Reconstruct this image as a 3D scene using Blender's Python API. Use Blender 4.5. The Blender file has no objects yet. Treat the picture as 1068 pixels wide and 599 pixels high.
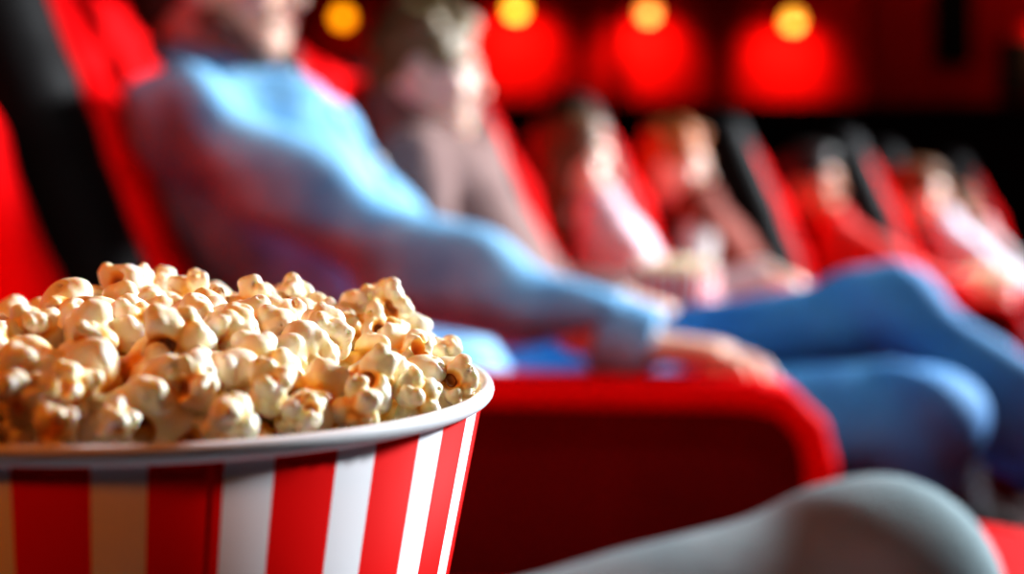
import bpy, math, random
import numpy as np
from mathutils import Vector, Matrix

random.seed(7)
RNG = np.random.default_rng(11)
scene = bpy.context.scene
COL = scene.collection
CAMZ = 0.75
FPX = 1300.0
PITCH = math.atan(39.5 / FPX)          # camera looks slightly down

def at(px, py, d):
    """world point seen at pixel (px, py) of the photograph, at depth d along the view axis"""
    xc = (px - 534.0) / FPX * d
    yc = -(py - 299.5) / FPX * d
    return np.array([xc, d * math.cos(PITCH) + yc * math.sin(PITCH),
                     CAMZ - d * math.sin(PITCH) + yc * math.cos(PITCH)])

# ------------------------------------------------------------------ materials
def mat(name, base, rough=0.6, var=None, vscale=40.0, bump=0.0, bscale=300.0, sheen=0.0, sss=0.0,
        sssr=(0.01, 0.004, 0.002), emit=None, estr=0.0, metal=0.0, coat=0.0, spec=0.5):
    m = bpy.data.materials.new(name); m.use_nodes = True
    nt = m.node_tree; b = nt.nodes['Principled BSDF']
    b.inputs['Base Color'].default_value = (*base, 1)
    b.inputs['Roughness'].default_value = rough
    b.inputs['Metallic'].default_value = metal
    b.inputs['Specular IOR Level'].default_value = spec
    b.inputs['Sheen Weight'].default_value = sheen
    b.inputs['Coat Weight'].default_value = coat
    tc = nt.nodes.new('ShaderNodeTexCoord')
    if var is not None:
        n = nt.nodes.new('ShaderNodeTexNoise'); n.inputs['Scale'].default_value = vscale
        n.inputs['Detail'].default_value = 4
        nt.links.new(tc.outputs['Object'], n.inputs['Vector'])
        r = nt.nodes.new('ShaderNodeValToRGB')
        r.color_ramp.elements[0].position = 0.32; r.color_ramp.elements[1].position = 0.68
        r.color_ramp.elements[0].color = (*base, 1); r.color_ramp.elements[1].color = (*var, 1)
        nt.links.new(n.outputs['Fac'], r.inputs['Fac'])
        nt.links.new(r.outputs['Color'], b.inputs['Base Color'])
    if bump > 0:
        n2 = nt.nodes.new('ShaderNodeTexNoise'); n2.inputs['Scale'].default_value = bscale
        nt.links.new(tc.outputs['Object'], n2.inputs['Vector'])
        bp = nt.nodes.new('ShaderNodeBump'); bp.inputs['Strength'].default_value = bump
        bp.inputs['Distance'].default_value = 0.004
        nt.links.new(n2.outputs['Fac'], bp.inputs['Height'])
        nt.links.new(bp.outputs['Normal'], b.inputs['Normal'])
    if sss > 0:
        b.inputs['Subsurface Weight'].default_value = sss
        b.inputs['Subsurface Radius'].default_value = sssr
        b.inputs['Subsurface Scale'].default_value = 1.0
    if emit is not None:
        b.inputs['Emission Color'].default_value = (*emit, 1)
        b.inputs['Emission Strength'].default_value = estr
    return m

M = {}
M['seat_red'] = mat('seat_red_velvet', (0.72, 0.001, 0.003), 0.7, (0.85, 0.002, 0.005), 9, 0.15, 500, spec=0.03)
M['seat_dark'] = mat('seat_dark_red_panel', (0.14, 0.001, 0.002), 0.8, (0.10, 0.001, 0.002), 6, spec=0.1)
M['black'] = mat('black_plastic_shell', (0.004, 0.003, 0.003), 0.6, spec=0.08)
M['denim_shirt'] = mat('light_denim', (0.11, 0.36, 0.66), 0.8, (0.30, 0.60, 0.85), 16, 0.3, 400)
M['denim_blue'] = mat('blue_jeans', (0.025, 0.19, 0.48), 0.8, (0.065, 0.31, 0.62), 10, 0.3, 500)
M['denim_pale'] = mat('pale_jeans', (0.19, 0.28, 0.31), 0.9, (0.28, 0.38, 0.41), 14, 0.3, 500)
M['brown_knit'] = mat('brown_sweater', (0.155, 0.08, 0.072), 0.9, (0.21, 0.12, 0.105), 24, 0.3, 300)
M['dark_cloth'] = mat('dark_trousers', (0.02, 0.02, 0.03), 0.9, (0.03, 0.03, 0.045), 14)
M['pink_cloth'] = mat('pink_top', (0.74, 0.48, 0.55), 0.85, (0.84, 0.62, 0.67), 20)
M['grey_cloth'] = mat('pale_grey_sleeve', (0.42, 0.38, 0.37), 0.85, (0.55, 0.50, 0.49), 20)
M['rust_cloth'] = mat('rust_vest', (0.16, 0.02, 0.008), 0.85, (0.22, 0.03, 0.01), 20)
M['red_cloth'] = mat('red_top', (0.62, 0.01, 0.006), 0.8, (0.75, 0.02, 0.01), 20)
M['white_cloth'] = mat('whitish_blue_top', (0.58, 0.62, 0.74), 0.85, (0.70, 0.74, 0.84), 20)
M['skin'] = mat('warm_skin', (0.70, 0.38, 0.26), 0.5, (0.78, 0.46, 0.33), 25, sss=0.25)
M['skin_pale'] = mat('pale_skin', (0.85, 0.54, 0.41), 0.5, (0.90, 0.62, 0.50), 25, sss=0.25)
M['skin_tan'] = mat('tanned_skin', (0.55, 0.22, 0.11), 0.5, (0.62, 0.28, 0.16), 25, sss=0.25)
def hairmat(n, a, b): return mat(n, a, 0.55, b, 70, 0.6, 120)
M['hair_dark'] = hairmat('dark_brown_hair', (0.022, 0.011, 0.006), (0.05, 0.024, 0.012))
M['hair_fair'] = hairmat('fair_brown_hair', (0.13, 0.075, 0.026), (0.24, 0.15, 0.055))
M['hair_brown'] = hairmat('chestnut_hair', (0.10, 0.036, 0.01), (0.2, 0.08, 0.02))
M['hair_ginger'] = hairmat('ginger_hair', (0.34, 0.085, 0.01), (0.48, 0.14, 0.018))
M['hair_black'] = hairmat('black_hair', (0.01, 0.007, 0.006), (0.025, 0.015, 0.012))
M['beard'] = hairmat('short_dark_beard', (0.16, 0.06, 0.03), (0.25, 0.10, 0.055))
M['eye'] = mat('eye_white', (0.75, 0.72, 0.68), 0.2)
M['iris'] = mat('dark_iris', (0.03, 0.015, 0.008), 0.15)
M['lip'] = mat('lips', (0.50, 0.14, 0.11), 0.4)
M['button'] = mat('pearl_button', (0.85, 0.85, 0.85), 0.25)
M['shoe'] = mat('dark_leather', (0.012, 0.008, 0.007), 0.7, spec=0.1)
M['carpet'] = mat('black_red_carpet', (0.012, 0.003, 0.003), 0.95, (0.03, 0.004, 0.004), 60, 0.4, 300)
M['wall_black'] = mat('black_wall_fabric', (0.008, 0.003, 0.003), 0.9, (0.012, 0.004, 0.004), 8, spec=0.02)
M['wall_red'] = mat('red_wall_fabric', (0.50, 0.004, 0.005), 0.8, (0.62, 0.006, 0.008), 5, 0.2, 200, spec=0.05)
M['wall_dim'] = mat('dim_red_panel', (0.36, 0.004, 0.005), 0.85, (0.42, 0.006, 0.007), 4, spec=0.05)
M['ceiling'] = mat('black_ceiling', (0.006, 0.004, 0.004), 0.95)
M['brass'] = mat('dark_bronze', (0.10, 0.05, 0.02), 0.4, metal=0.9)
M['screen'] = mat('cinema_screen_white', (0.75, 0.75, 0.78), 0.9)
M['rim'] = mat('white_card_rim', (0.80, 0.81, 0.84), 0.45, (0.86, 0.87, 0.90), 30, coat=0.15)
M['card_in'] = mat('cream_card_inside', (0.82, 0.72, 0.55), 0.7)
M['hull'] = mat('brown_kernel_hull', (0.16, 0.035, 0.006), 0.3, (0.42, 0.13, 0.01), 260)

def globe_mat(name, c, s):
    return mat(name, (0.9, 0.7, 0.4), 0.4, emit=c, estr=s)

def stripe_mat():
    m = bpy.data.materials.new('red_white_stripes'); m.use_nodes = True
    nt = m.node_tree; b = nt.nodes['Principled BSDF']; L = nt.links.new
    b.inputs['Roughness'].default_value = 0.55
    b.inputs['Specular IOR Level'].default_value = 0.02
    b.inputs['Coat Weight'].default_value = 0.0; b.inputs['Coat Roughness'].default_value = 0.1
    tc = nt.nodes.new('ShaderNodeTexCoord'); sp = nt.nodes.new('ShaderNodeSeparateXYZ')
    L(tc.outputs['Object'], sp.inputs[0])
    a = nt.nodes.new('ShaderNodeMath'); a.operation = 'ARCTAN2'
    L(sp.outputs['X'], a.inputs[0])
    ng = nt.nodes.new('ShaderNodeMath'); ng.operation = 'MULTIPLY'; ng.inputs[1].default_value = -1
    L(sp.outputs['Y'], ng.inputs[0]); L(ng.outputs[0], a.inputs[1])     # angle from the -Y side
    s = nt.nodes.new('ShaderNodeMath'); s.operation = 'MULTIPLY_ADD'
    s.inputs[1].default_value = 23 / (2 * math.pi); s.inputs[2].default_value = 100 + STRIPE_PHASE
    L(a.outputs[0], s.inputs[0])
    fr = nt.nodes.new('ShaderNodeMath'); fr.operation = 'FRACT'; L(s.outputs[0], fr.inputs[0])
    gt = nt.nodes.new('ShaderNodeMath'); gt.operation = 'LESS_THAN'; gt.inputs[1].default_value = 0.42
    L(fr.outputs[0], gt.inputs[0])
    mx = nt.nodes.new('ShaderNodeMixRGB'); L(gt.outputs[0], mx.inputs[0])
    mx.inputs[1].default_value = (0.76, 0.0012, 0.0012, 1); mx.inputs[2].default_value = (0.80, 0.80, 0.84, 1)
    L(mx.outputs[0], b.inputs['Base Color'])
    return m
STRIPE_PHASE = 0.208
M['stripes'] = stripe_mat()

def popcorn_mat():
    m = bpy.data.materials.new('buttered_popcorn'); m.use_nodes = True
    nt = m.node_tree; b = nt.nodes['Principled BSDF']; L = nt.links.new
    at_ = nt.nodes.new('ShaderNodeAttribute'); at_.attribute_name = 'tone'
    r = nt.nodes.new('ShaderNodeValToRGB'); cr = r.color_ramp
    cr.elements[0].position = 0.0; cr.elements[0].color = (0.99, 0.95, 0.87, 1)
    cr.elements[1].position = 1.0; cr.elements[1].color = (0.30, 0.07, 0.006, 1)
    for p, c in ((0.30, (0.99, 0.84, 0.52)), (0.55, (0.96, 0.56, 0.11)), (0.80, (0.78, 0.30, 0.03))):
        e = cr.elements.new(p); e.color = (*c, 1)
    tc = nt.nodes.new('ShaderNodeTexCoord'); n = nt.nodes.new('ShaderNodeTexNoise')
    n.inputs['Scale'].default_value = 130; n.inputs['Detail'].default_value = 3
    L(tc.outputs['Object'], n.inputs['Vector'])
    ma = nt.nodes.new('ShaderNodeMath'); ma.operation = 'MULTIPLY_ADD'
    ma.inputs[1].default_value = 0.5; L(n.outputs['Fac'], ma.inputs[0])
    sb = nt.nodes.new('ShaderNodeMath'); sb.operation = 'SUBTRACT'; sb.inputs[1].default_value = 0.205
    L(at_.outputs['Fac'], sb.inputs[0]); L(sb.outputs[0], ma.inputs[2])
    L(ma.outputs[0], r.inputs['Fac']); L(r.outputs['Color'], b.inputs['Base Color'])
    b.inputs['Roughness'].default_value = 0.42
    b.inputs['Subsurface Weight'].default_value = 0.28
    b.inputs['Subsurface Radius'].default_value = (0.008, 0.0034, 0.0007)
    b.inputs['Subsurface Scale'].default_value = 1.0
    bp = nt.nodes.new('ShaderNodeBump'); bp.inputs['Strength'].default_value = 0.35
    bp.inputs['Distance'].default_value = 0.0006
    n2 = nt.nodes.new('ShaderNodeTexNoise'); n2.inputs['Scale'].default_value = 500
    L(tc.outputs['Object'], n2.inputs['Vector'])
    L(n2.outputs['Fac'], bp.inputs['Height']); L(bp.outputs['Normal'], b.inputs['Normal'])
    return m
M['popcorn'] = popcorn_mat()

# ------------------------------------------------------------------ objects
def new_obj(name, me, m=None, parent=None):
    o = bpy.data.objects.new(name, me); COL.objects.link(o)
    if m is not None and me is not None: me.materials.append(m)
    if parent is not None: o.parent = parent
    return o
def empty(name, loc=(0, 0, 0), rz=0.0):
    o = bpy.data.objects.new(name, None); COL.objects.link(o)
    o.location = loc; o.rotation_euler = (0, 0, rz); o.empty_display_size = 0.1
    return o
def tag(o, label, cat, group=None):
    o['label'] = label; o['category'] = cat
    if group: o['group'] = group
    return o
def mesh_from(v, f, smooth=True, name='m'):
    me = bpy.data.meshes.new(name)
    me.from_pydata(np.asarray(v).tolist(), [], np.asarray(f).tolist() if not isinstance(f, list) else f)
    me.polygons.foreach_set('use_smooth', [smooth] * len(me.polygons)); me.update()
    return me
def copy_tree(o, parent=None):
    c = o.copy(); COL.objects.link(c)
    if parent is not None: c.parent = parent
    for ch in list(o.children): copy_tree(ch, c)
    return c
def box_mesh(lo, hi, bev=0.0):
    import bmesh
    bm = bmesh.new(); bmesh.ops.create_cube(bm, size=1.0)
    for v in bm.verts:
        v.co = Vector([(lo[i] + hi[i]) / 2 + v.co[i] * (hi[i] - lo[i]) for i in range(3)])
    if bev > 0: bmesh.ops.bevel(bm, geom=bm.edges[:], offset=bev, segments=3, affect='EDGES', profile=0.5)
    me = bpy.data.meshes.new('box'); bm.to_mesh(me); bm.free(); return me
def lathe(profile, seg=96, closed=False, jitter=None):
    n = len(profile); v = []; f = []
    for i in range(seg):
        a = 2 * math.pi * i / seg
        for r, z in profile: v.append((r * math.cos(a), r * math.sin(a), z))
    for i in range(seg):
        j = (i + 1) % seg
        for k in range(n if closed else n - 1):
            k2 = (k + 1) % n
            f.append((i * n + k, j * n + k, j * n + k2, i * n + k2))
    return mesh_from(v, f)
def uv_sphere(c, r, seg=20, rings=12):
    v = []; f = []
    rr = np.broadcast_to(np.asarray(r, float), (3,))
    for i in range(rings + 1):
        t = math.pi * i / rings
        for j in range(seg):
            a = 2 * math.pi * j / seg
            v.append((c[0] + rr[0] * math.sin(t) * math.cos(a), c[1] + rr[1] * math.sin(t) * math.sin(a), c[2] + rr[2] * math.cos(t)))
    for i in range(rings):
        for j in range(seg):
            j2 = (j + 1) % seg
            f.append((i * seg + j, (i + 1) * seg + j, (i + 1) * seg + j2, i * seg + j2))
    return mesh_from(v, f)

# ------------------------------------------------------------------ soft-volume sculpting (distance field + surface nets)
class Sculpt:
    def __init__(s, lo, hi, h):
        s.lo = np.asarray(lo, float); s.h = h
        s.n = np.ceil((np.asarray(hi, float) - s.lo) / h).astype(int) + 1
        s.D = np.full(tuple(s.n), 0.5, np.float32)
    def sub(s, lo, hi):
        a = np.maximum(np.floor((np.asarray(lo) - s.lo) / s.h).astype(int), 0)
        b = np.minimum(np.ceil((np.asarray(hi) - s.lo) / s.h).astype(int) + 1, s.n)
        if np.any(b <= a): return None, None
        sl = tuple(slice(a[i], b[i]) for i in range(3))
        ax = [((np.arange(a[i], b[i]) * s.h) + s.lo[i]).astype(np.float32) for i in range(3)]
        return sl, (ax[0][:, None, None], ax[1][None, :, None], ax[2][None, None, :])
    def put(s, sl, d, k, op):
        D = s.D[sl]
        if op == 'u':
            h = np.maximum(k - np.abs(D - d), 0) / max(k, 1e-6)
            s.D[sl] = np.minimum(D, d) - h * h * k * 0.25
        else:
            d = -d
            h = np.maximum(k - np.abs(D - d), 0) / max(k, 1e-6)
            s.D[sl] = np.maximum(D, d) + h * h * k * 0.25
    def cone(s, a, b, r1, r2=None, k=0.02, op='u'):
        r2 = r1 if r2 is None else r2
        a = np.asarray(a, float); b = np.asarray(b, float); mg = max(r1, r2) + k + 2 * s.h
        sl, P = s.sub(np.minimum(a, b) - mg, np.maximum(a, b) + mg)
        if sl is None: return
        ab = b - a; L2 = max(float(ab @ ab), 1e-12)
        t = np.clip(sum((P[i] - a[i]) * ab[i] for i in range(3)) / L2, 0, 1)
        d = np.sqrt(sum((P[i] - a[i] - t * ab[i]) ** 2 for i in range(3))) - (r1 + (r2 - r1) * t)
        s.put(sl, d.astype(np.float32), k, op)
    def ell(s, c, r, R=None, k=0.02, op='u'):
        c = np.asarray(c, float); r = np.asarray(r, float); mg = r.max() + k + 2 * s.h
        sl, P = s.sub(c - mg, c + mg)
        if sl is None: return
        q = [P[i] - c[i] for i in range(3)]
        if R is not None:
            q = [sum(R[j][i] * q[j] for j in range(3)) for i in range(3)]
        k0 = np.sqrt(sum((q[i] / r[i]) ** 2 for i in range(3)))
        k1 = np.sqrt(sum((q[i] / r[i] ** 2) ** 2 for i in range(3)))
        d = k0 * (k0 - 1) / np.maximum(k1, 1e-6)
        s.put(sl, d.astype(np.float32), k, op)
    def slab(s, a, b, r, w, k=0.02, op='u', y=0.0):
        """capsule profile a-b in the xz plane, extruded to |y| <= w with rounded edges"""
        a = np.array([a[0], y, a[1]], float); b = np.array([b[0], y, b[1]], float)
        mg = r + k + 2 * s.h; e = np.array([mg, mg + w, mg])
        sl, P = s.sub(np.minimum(a, b) - e, np.maximum(a, b) + e)
        if sl is None: return
        ab = b - a; L2 = max(float(ab @ ab), 1e-12)
        t = np.clip(((P[0] - a[0]) * ab[0] + (P[2] - a[2]) * ab[2]) / L2, 0, 1)
        dx = np.sqrt((P[0] - a[0] - t * ab[0]) ** 2 + (P[2] - a[2] - t * ab[2]) ** 2)
        dy = np.maximum(np.abs(P[1] - y) - w, 0)
        s.put(sl, (np.sqrt(dx ** 2 + dy ** 2) - r).astype(np.float32), k, op)
    def half(s, p, nrm, k=0.01):
        """keep only the side the normal points away from"""
        sl, P = s.sub(s.lo, s.lo + s.n * s.h)
        d = sum((P[i] - p[i]) * nrm[i] for i in range(3)).astype(np.float32)
        s.put(sl, -d, k, 's')
    def ripple(s, amp, freq, seed):
        rg = np.random.default_rng(seed)
        sl, P = s.sub(s.lo, s.lo + s.n * s.h); out = 0
        for i in range(6):
            v = rg.normal(size=3); v /= np.linalg.norm(v); f = freq * rg.uniform(.5, 1.6)
            w = rg.normal(size=3) * 0.4
            out = out + np.sin(f * sum(P[j] * v[j] for j in range(3)) + 2 * np.sin(f * .45 * sum(P[j] * w[j] for j in range(3))) + rg.uniform(0, 6))
        s.D[sl] += (amp * out / 2.4).astype(np.float32)
    def arrays(s):
        D = s.D; S = D < 0
        nx, ny, nz = D.shape
        cs = [(0,0,0),(1,0,0),(0,1,0),(1,1,0),(0,0,1),(1,0,1),(0,1,1),(1,1,1)]
        cnt = np.zeros((nx-1, ny-1, nz-1), np.int8)
        for c in cs: cnt += S[c[0]:nx-1+c[0], c[1]:ny-1+c[1], c[2]:nz-1+c[2]]
        idx = np.argwhere((cnt > 0) & (cnt < 8))
        val = np.stack([D[idx[:,0]+c[0], idx[:,1]+c[1], idx[:,2]+c[2]] for c in cs], 1)
        acc = np.zeros((len(idx), 3)); num = np.zeros(len(idx)); C = np.array(cs, float)
        for i in range(8):
            for j in range(i + 1, 8):
                if np.abs(C[i] - C[j]).sum() != 1: continue
                x = (val[:, i] < 0) != (val[:, j] < 0)
                den = val[:, i] - val[:, j]
                t = np.where(x, val[:, i] / np.where(np.abs(den) < 1e-9, 1e-9, den), 0)
                acc += x[:, None] * (C[i] + t[:, None] * (C[j] - C[i])); num += x
        V = (idx + acc / np.maximum(num, 1)[:, None]) * s.h + s.lo
        vid = np.full(cnt.shape, -1, np.int64); vid[idx[:,0], idx[:,1], idx[:,2]] = np.arange(len(idx))
        F = []
        for ax in range(3):
            a1, a2 = (ax + 1) % 3, (ax + 2) % 3
            lo0 = [slice(None)] * 3; lo0[ax] = slice(0, -1); hi0 = [slice(None)] * 3; hi0[ax] = slice(1, None)
            A = S[tuple(lo0)]; B = S[tuple(hi0)]
            e = np.argwhere(A != B)
            e = e[(e[:, a1] > 0) & (e[:, a2] > 0) & (e[:, a1] < cnt.shape[a1]) & (e[:, a2] < cnt.shape[a2])]
            ins = A[e[:,0], e[:,1], e[:,2]]
            def g(o1, o2):
                q = e.copy(); q[:, a1] -= o1; q[:, a2] -= o2
                return vid[q[:,0], q[:,1], q[:,2]]
            q = np.stack([g(1,1), g(0,1), g(0,0), g(1,0)], 1)
            q[~ins] = q[~ins][:, ::-1]
            F.append(q)
        F = np.concatenate(F); F = F[(F >= 0).all(1)]
        return V, F
    def mesh(s, name='sculpt', relax=1):
        V, F = s.arrays()
        for _ in range(relax):
            acc = np.zeros_like(V); n = np.zeros(len(V))
            for i in range(4):
                np.add.at(acc, F[:, i], V[F[:, (i + 1) % 4]]); np.add.at(n, F[:, i], 1)
            V = 0.5 * V + 0.5 * acc / np.maximum(n, 1)[:, None]
        return mesh_from(V, F, True, name)

def rotz(a):
    c, s = math.cos(a), math.sin(a); return np.array([[c, -s, 0], [s, c, 0], [0, 0, 1.0]])
def roty(a):   # positive pitches +x downward
    c, s = math.cos(a), math.sin(a); return np.array([[c, 0, s], [0, 1, 0], [-s, 0, c]])
def rotx(a):
    c, s = math.cos(a), math.sin(a); return np.array([[1, 0, 0], [0, c, -s], [0, s, c]])
def unit(v): v = np.asarray(v, float); return v / max(np.linalg.norm(v), 1e-9)
D2R = math.pi / 180

# ------------------------------------------------------------------ cinema seats
def build_seat():
    root = empty('cinema_chair')
    S = Sculpt((-.66, -.32, .30), (.1, .32, 1.2), .009)
    S.slab((-.175, .43), (-.42, .86), .042, .20, k=.0)
    S.slab((-.42, .86), (-.455, .96), .042, .185, k=.03)
    for y in (-.225, .225):
        pts = [(-.185, .46), (-.275, .70), (-.335, .86), (-.365, .92)]
        for a, b in zip(pts, pts[1:]): S.cone((a[0], y * .95, a[1]), (b[0], y * .95, b[1]), .047, .047, k=.02)
    for z in (.60, .76, .92):     # stitched seams across the padded panel
        x = -.175 - (z - .43) * .57 + .036
        S.cone((x, -.17, z + .02), (x, .17, z + .02), .006, k=.012, op='s')
    new_obj('backrest', S.mesh(), M['seat_red'], root)
    S = Sculpt((-.66, -.32, .95), (-.2, .32, 1.36), .009)
    S.slab((-.46, .97), (-.48, 1.06), .050, .15, k=0)
    for y in (-.2, .2):
        S.cone((-.405, y, .965), (-.44, y, 1.05), .064, .050, k=.03)
    new_obj('headrest', S.mesh(), M['seat_red'], root)
    S = Sculpt((-.75, -.38, .08), (.1, .38, 1.36), .01)
    S.slab((-.25, .36), (-.45, .80), .055, .238, k=0)
    S.slab((-.45, .80), (-.53, 1.05), .050, .225, k=.02)
    for y in (-.272, .272):
        pts = [(-.24, .44), (-.335, .70), (-.395, .86), (-.425, .93), (-.475, 1.06)]
        for a, b in zip(pts, pts[1:]): S.slab(a, b, .078, .004, k=.01, y=y * .985)
    new_obj('back_shell', S.mesh(), M['black'], root)
    S = Sculpt((-.3, -.34, .22), (.52, .34, .5), .009)
    S.slab((-.10, .34), (.36, .352), .06, .19, k=0)
    S.slab((.30, .34), (.37, .35), .066, .19, k=.02)
    new_obj('seat_cushion', S.mesh(), M['seat_red'], root)
    new_obj('seat_base', box_mesh((-.16, -.2, 0.0), (.33, .2, .30), .02), M['black'], root)
    return root
SEAT = build_seat()
SEAT_USED = [False]
def place_seat(O, phi, label, group=None):
    o = SEAT if not SEAT_USED[0] else copy_tree(SEAT)
    SEAT_USED[0] = True
    o.location = (O[0], O[1], 0); o.rotation_euler = (0, 0, phi * D2R)
    return tag(o, label, 'cinema seat', group)

def build_armrest():
    root = empty('armrest')
    S = Sculpt((-.36, -.09, .06), (.6, .09, .66), .007)
    r = .016; w = .040
    pts = [(-.28, .599), (.455, .599), (.488, .590), (.514, .564), (.524, .528), (.524, .12)]
    for a, b in zip(pts, pts[1:]): S.slab(a, b, r, w, k=.004)
    new_obj('arm_pad', S.mesh(), M['seat_red'], root)
    import bmesh
    bm = bmesh.new()
    out = [(-.30, .0), (.515, .0), (.515, .53), (.503, .562), (.48, .583), (.45, .59), (-.30, .59)]
    fs = []
    for y in (-.036, .036): fs.append([bm.verts.new((x, y, z)) for x, z in out])
    bm.faces.new(fs[0]); bm.faces.new(fs[1][::-1])
    for i in range(len(out)):
        j = (i + 1) % len(out); bm.faces.new((fs[0][i], fs[1][i], fs[1][j], fs[0][j]))
    bmesh.ops.recalc_face_normals(bm, faces=bm.faces)
    me = bpy.data.meshes.new('panel'); bm.to_mesh(me); bm.free()
    new_obj('side_panel', me, M['seat_dark'], root)
    return root
ARM = build_armrest(); ARM_USED = [False]
def place_arm(O, phi, label, group=None):
    o = ARM if not ARM_USED[0] else copy_tree(ARM)
    ARM_USED[0] = True
    o.location = (O[0], O[1], 0); o.rotation_euler = (0, 0, phi * D2R)
    return tag(o, label, 'armrest', group)

# ------------------------------------------------------------------ people
def ik(a, c, l1, l2, pole):
    a = np.asarray(a, float); c = np.asarray(c, float)
    d = c - a; L = np.linalg.norm(d)
    if L > (l1 + l2) * .995:
        s = L / ((l1 + l2) * .995); l1 *= s; l2 *= s
    u = d / L
    x = (l1 * l1 - l2 * l2 + L * L) / (2 * L); h = math.sqrt(max(l1 * l1 - x * x, 0))
    p = np.asarray(pole, float); p = unit(p - (p @ u) * u)
    return a + u * x + p * h

def add_hand(S, wrist, fwd, up, side, s, curl=1.0):
    fwd = unit(fwd); up = np.asarray(up, float); up = unit(up - (up @ fwd) * fwd); lat = np.cross(up, fwd)
    th = lat if side == 'R' else -lat
    w = np.asarray(wrist, float)
    roots = []
    for i, o in enumerate((.029, .0095, -.0105, -.029)):       # index .. little
        L = (.088, .092, .087, .078)[i]
        p = w + fwd * L * s + th * o * s * 1.06
        S.cone(w + th * o * .7 * s + fwd * .012 * s, p, .0165 * s, .0115 * s, k=.010)
        roots.append(p)
    lens = ((.040, .024, .020), (.045, .028, .021), (.041, .026, .020), (.032, .020, .018))
    for i, p in enumerate(roots):
        d = unit(fwd + th * (.10, .02, -.06, -.14)[i]); ang = 0
        for j, (L, a) in enumerate(zip(lens[i], (22, 38, 26))):
            ang += a * D2R * curl * (1 + .12 * i)
            v = d * math.cos(ang) - up * math.sin(ang)
            q = p + v * L * s
            S.cone(p, q, (.0092 - .001 * j) * s, (.0086 - .001 * j) * s, k=.003); p = q
    p = w + fwd * .022 * s + th * .026 * s - up * .004 * s
    for L, a, r in ((.042, 38, .0125), (.032, 22, .0105), (.025, 8, .0092)):
        v = unit(fwd * math.cos(a * D2R) + th * math.sin(a * D2R) - up * .28)
        q = p + v * L * s; S.cone(p, q, r * s, r * .92 * s, k=.006); p = q

def torso(S, J, g, k=.032):
    sb = J['sb']
    for y in (-.062, 0, .062):
        S.cone(J['pelvis'] + [0, y * sb * 1.1, 0], J['waist'] + [0, y * sb, 0], .108 * sb + g, .096 * sb + g, k=k)
        S.cone(J['waist'] + [0, y * sb, 0], J['chest'] + [0, y * sb * 1.25, 0], .096 * sb + g, .108 * sb + g, k=k)
    if J['belly'] > 0:
        f = unit(np.cross([0, 1, 0], unit(J['chest'] - J['pelvis']))) * J['belly']
        for y in (-.07, .05): S.cone(J['pelvis'] + f + [0, y, 0], J['chest'] + f + [0, y, 0], .098 * sb + g, .098 * sb + g, k=k)
    for sd in ('R', 'L'):
        S.cone(J['chest'] + np.array([0, (-.07 if sd == 'R' else .07) * sb, .02 * sb]), J['sh' + sd], .080 * sb + g, .048 * sb + g, k=k)
    S.cone(J['chest'], J['neck'] - unit(J['head'] - J['neck']) * .03 * sb, .09 * sb + g, .06 * sb + g, k=k)
def arm(S, J, sd, g, end=1.0):
    sb = J['sb']; e = J['el' + sd]; w = J['wr' + sd]
    S.cone(J['sh' + sd], e, .052 * sb + g, .043 * sb + g, k=.02)
    S.cone(e, e + (w - e) * end, .043 * sb + g, (.028 if g < .005 else .034) * sb + g, k=.02)
def leg(S, J, sd, g, end=1.0):
    sb = J['sb']; kn = J['kn' + sd]; an = J['an' + sd]
    S.cone(J['hip' + sd], kn, J['th'] * sb + g, .060 * sb + g, k=.04)
    m = kn + (an - kn) * .35
    back = unit(np.cross(np.cross(an - kn, kn - J['hip' + sd]), an - kn))
    S.cone(kn, m - back * .012 * sb, .060 * sb + g, .055 * sb + g, k=.03)
    S.cone(m - back * .012 * sb, kn + (an - kn) * end, .055 * sb + g, (.040 if g < .006 else .058) * sb + g, k=.03)

def head_frame(J):
    return J['head'], J['HR'], J['sh_']
def add_head(S, J):
    c, R, s = head_frame(J)
    P = lambda x, y, z: c + R @ (np.array([x, y, z]) * s)
    E = lambda p, r, k=.012, op='u': S.ell(P(*p), np.array(r) * s, R, k * s, op)
    C = lambda a, b, r1, r2, k=.012, op='u': S.cone(P(*a), P(*b), r1 * s, r2 * s, k * s, op)
    C((-.025, 0, -.05), (0, 0, -.05), .055, .05)
    S.cone(P(-.03, 0, -.05), J['neck'], .054 * s, .060 * J['sb'], k=.025)
    E((-.012, 0, .028), (.100, .078, .097))
    C((.030, 0, -.015), (.052, 0, -.075), .062, .043, .03)
    for y in (-1, 1): C((.005, y * .045, -.05), (.055, y * .016, -.092), .026, .022, .02)     # jaw
    E((.067, 0, -.098), (.022, .020, .018), .012)                                             # chin
    for y in (-1, 1): E((.062, y * .042, -.022), (.026, .022, .022), .015)                    # cheeks
    E((.078, 0, .026), (.020, .052, .014), .014)                                              # brow
    for y in (-1, 1): E((.098, y * .032, .003), (.015, .017, .0085), .010, 's')                # eye sockets
    C((.086, 0, .010), (.109, 0, -.026), .009, .0125, .010)                                   # nose
    for y in (-1, 1): E((.098, y * .012, -.031), (.012, .009, .008), .006)
    E((.090, 0, -.054), (.014, .024, .007), .006); E((.087, 0, -.068), (.014, .021, .008), .006)
    E((.104, 0, -.0608), (.010, .024, .0022), .003, 's')                                      # mouth line
    for y in (-1, 1):
        E((-.008, y * .079, -.012), (.021, .010, .034), .006)
        E((-.004, y * .089, -.010), (.010, .007, .018), .005, 's')

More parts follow.
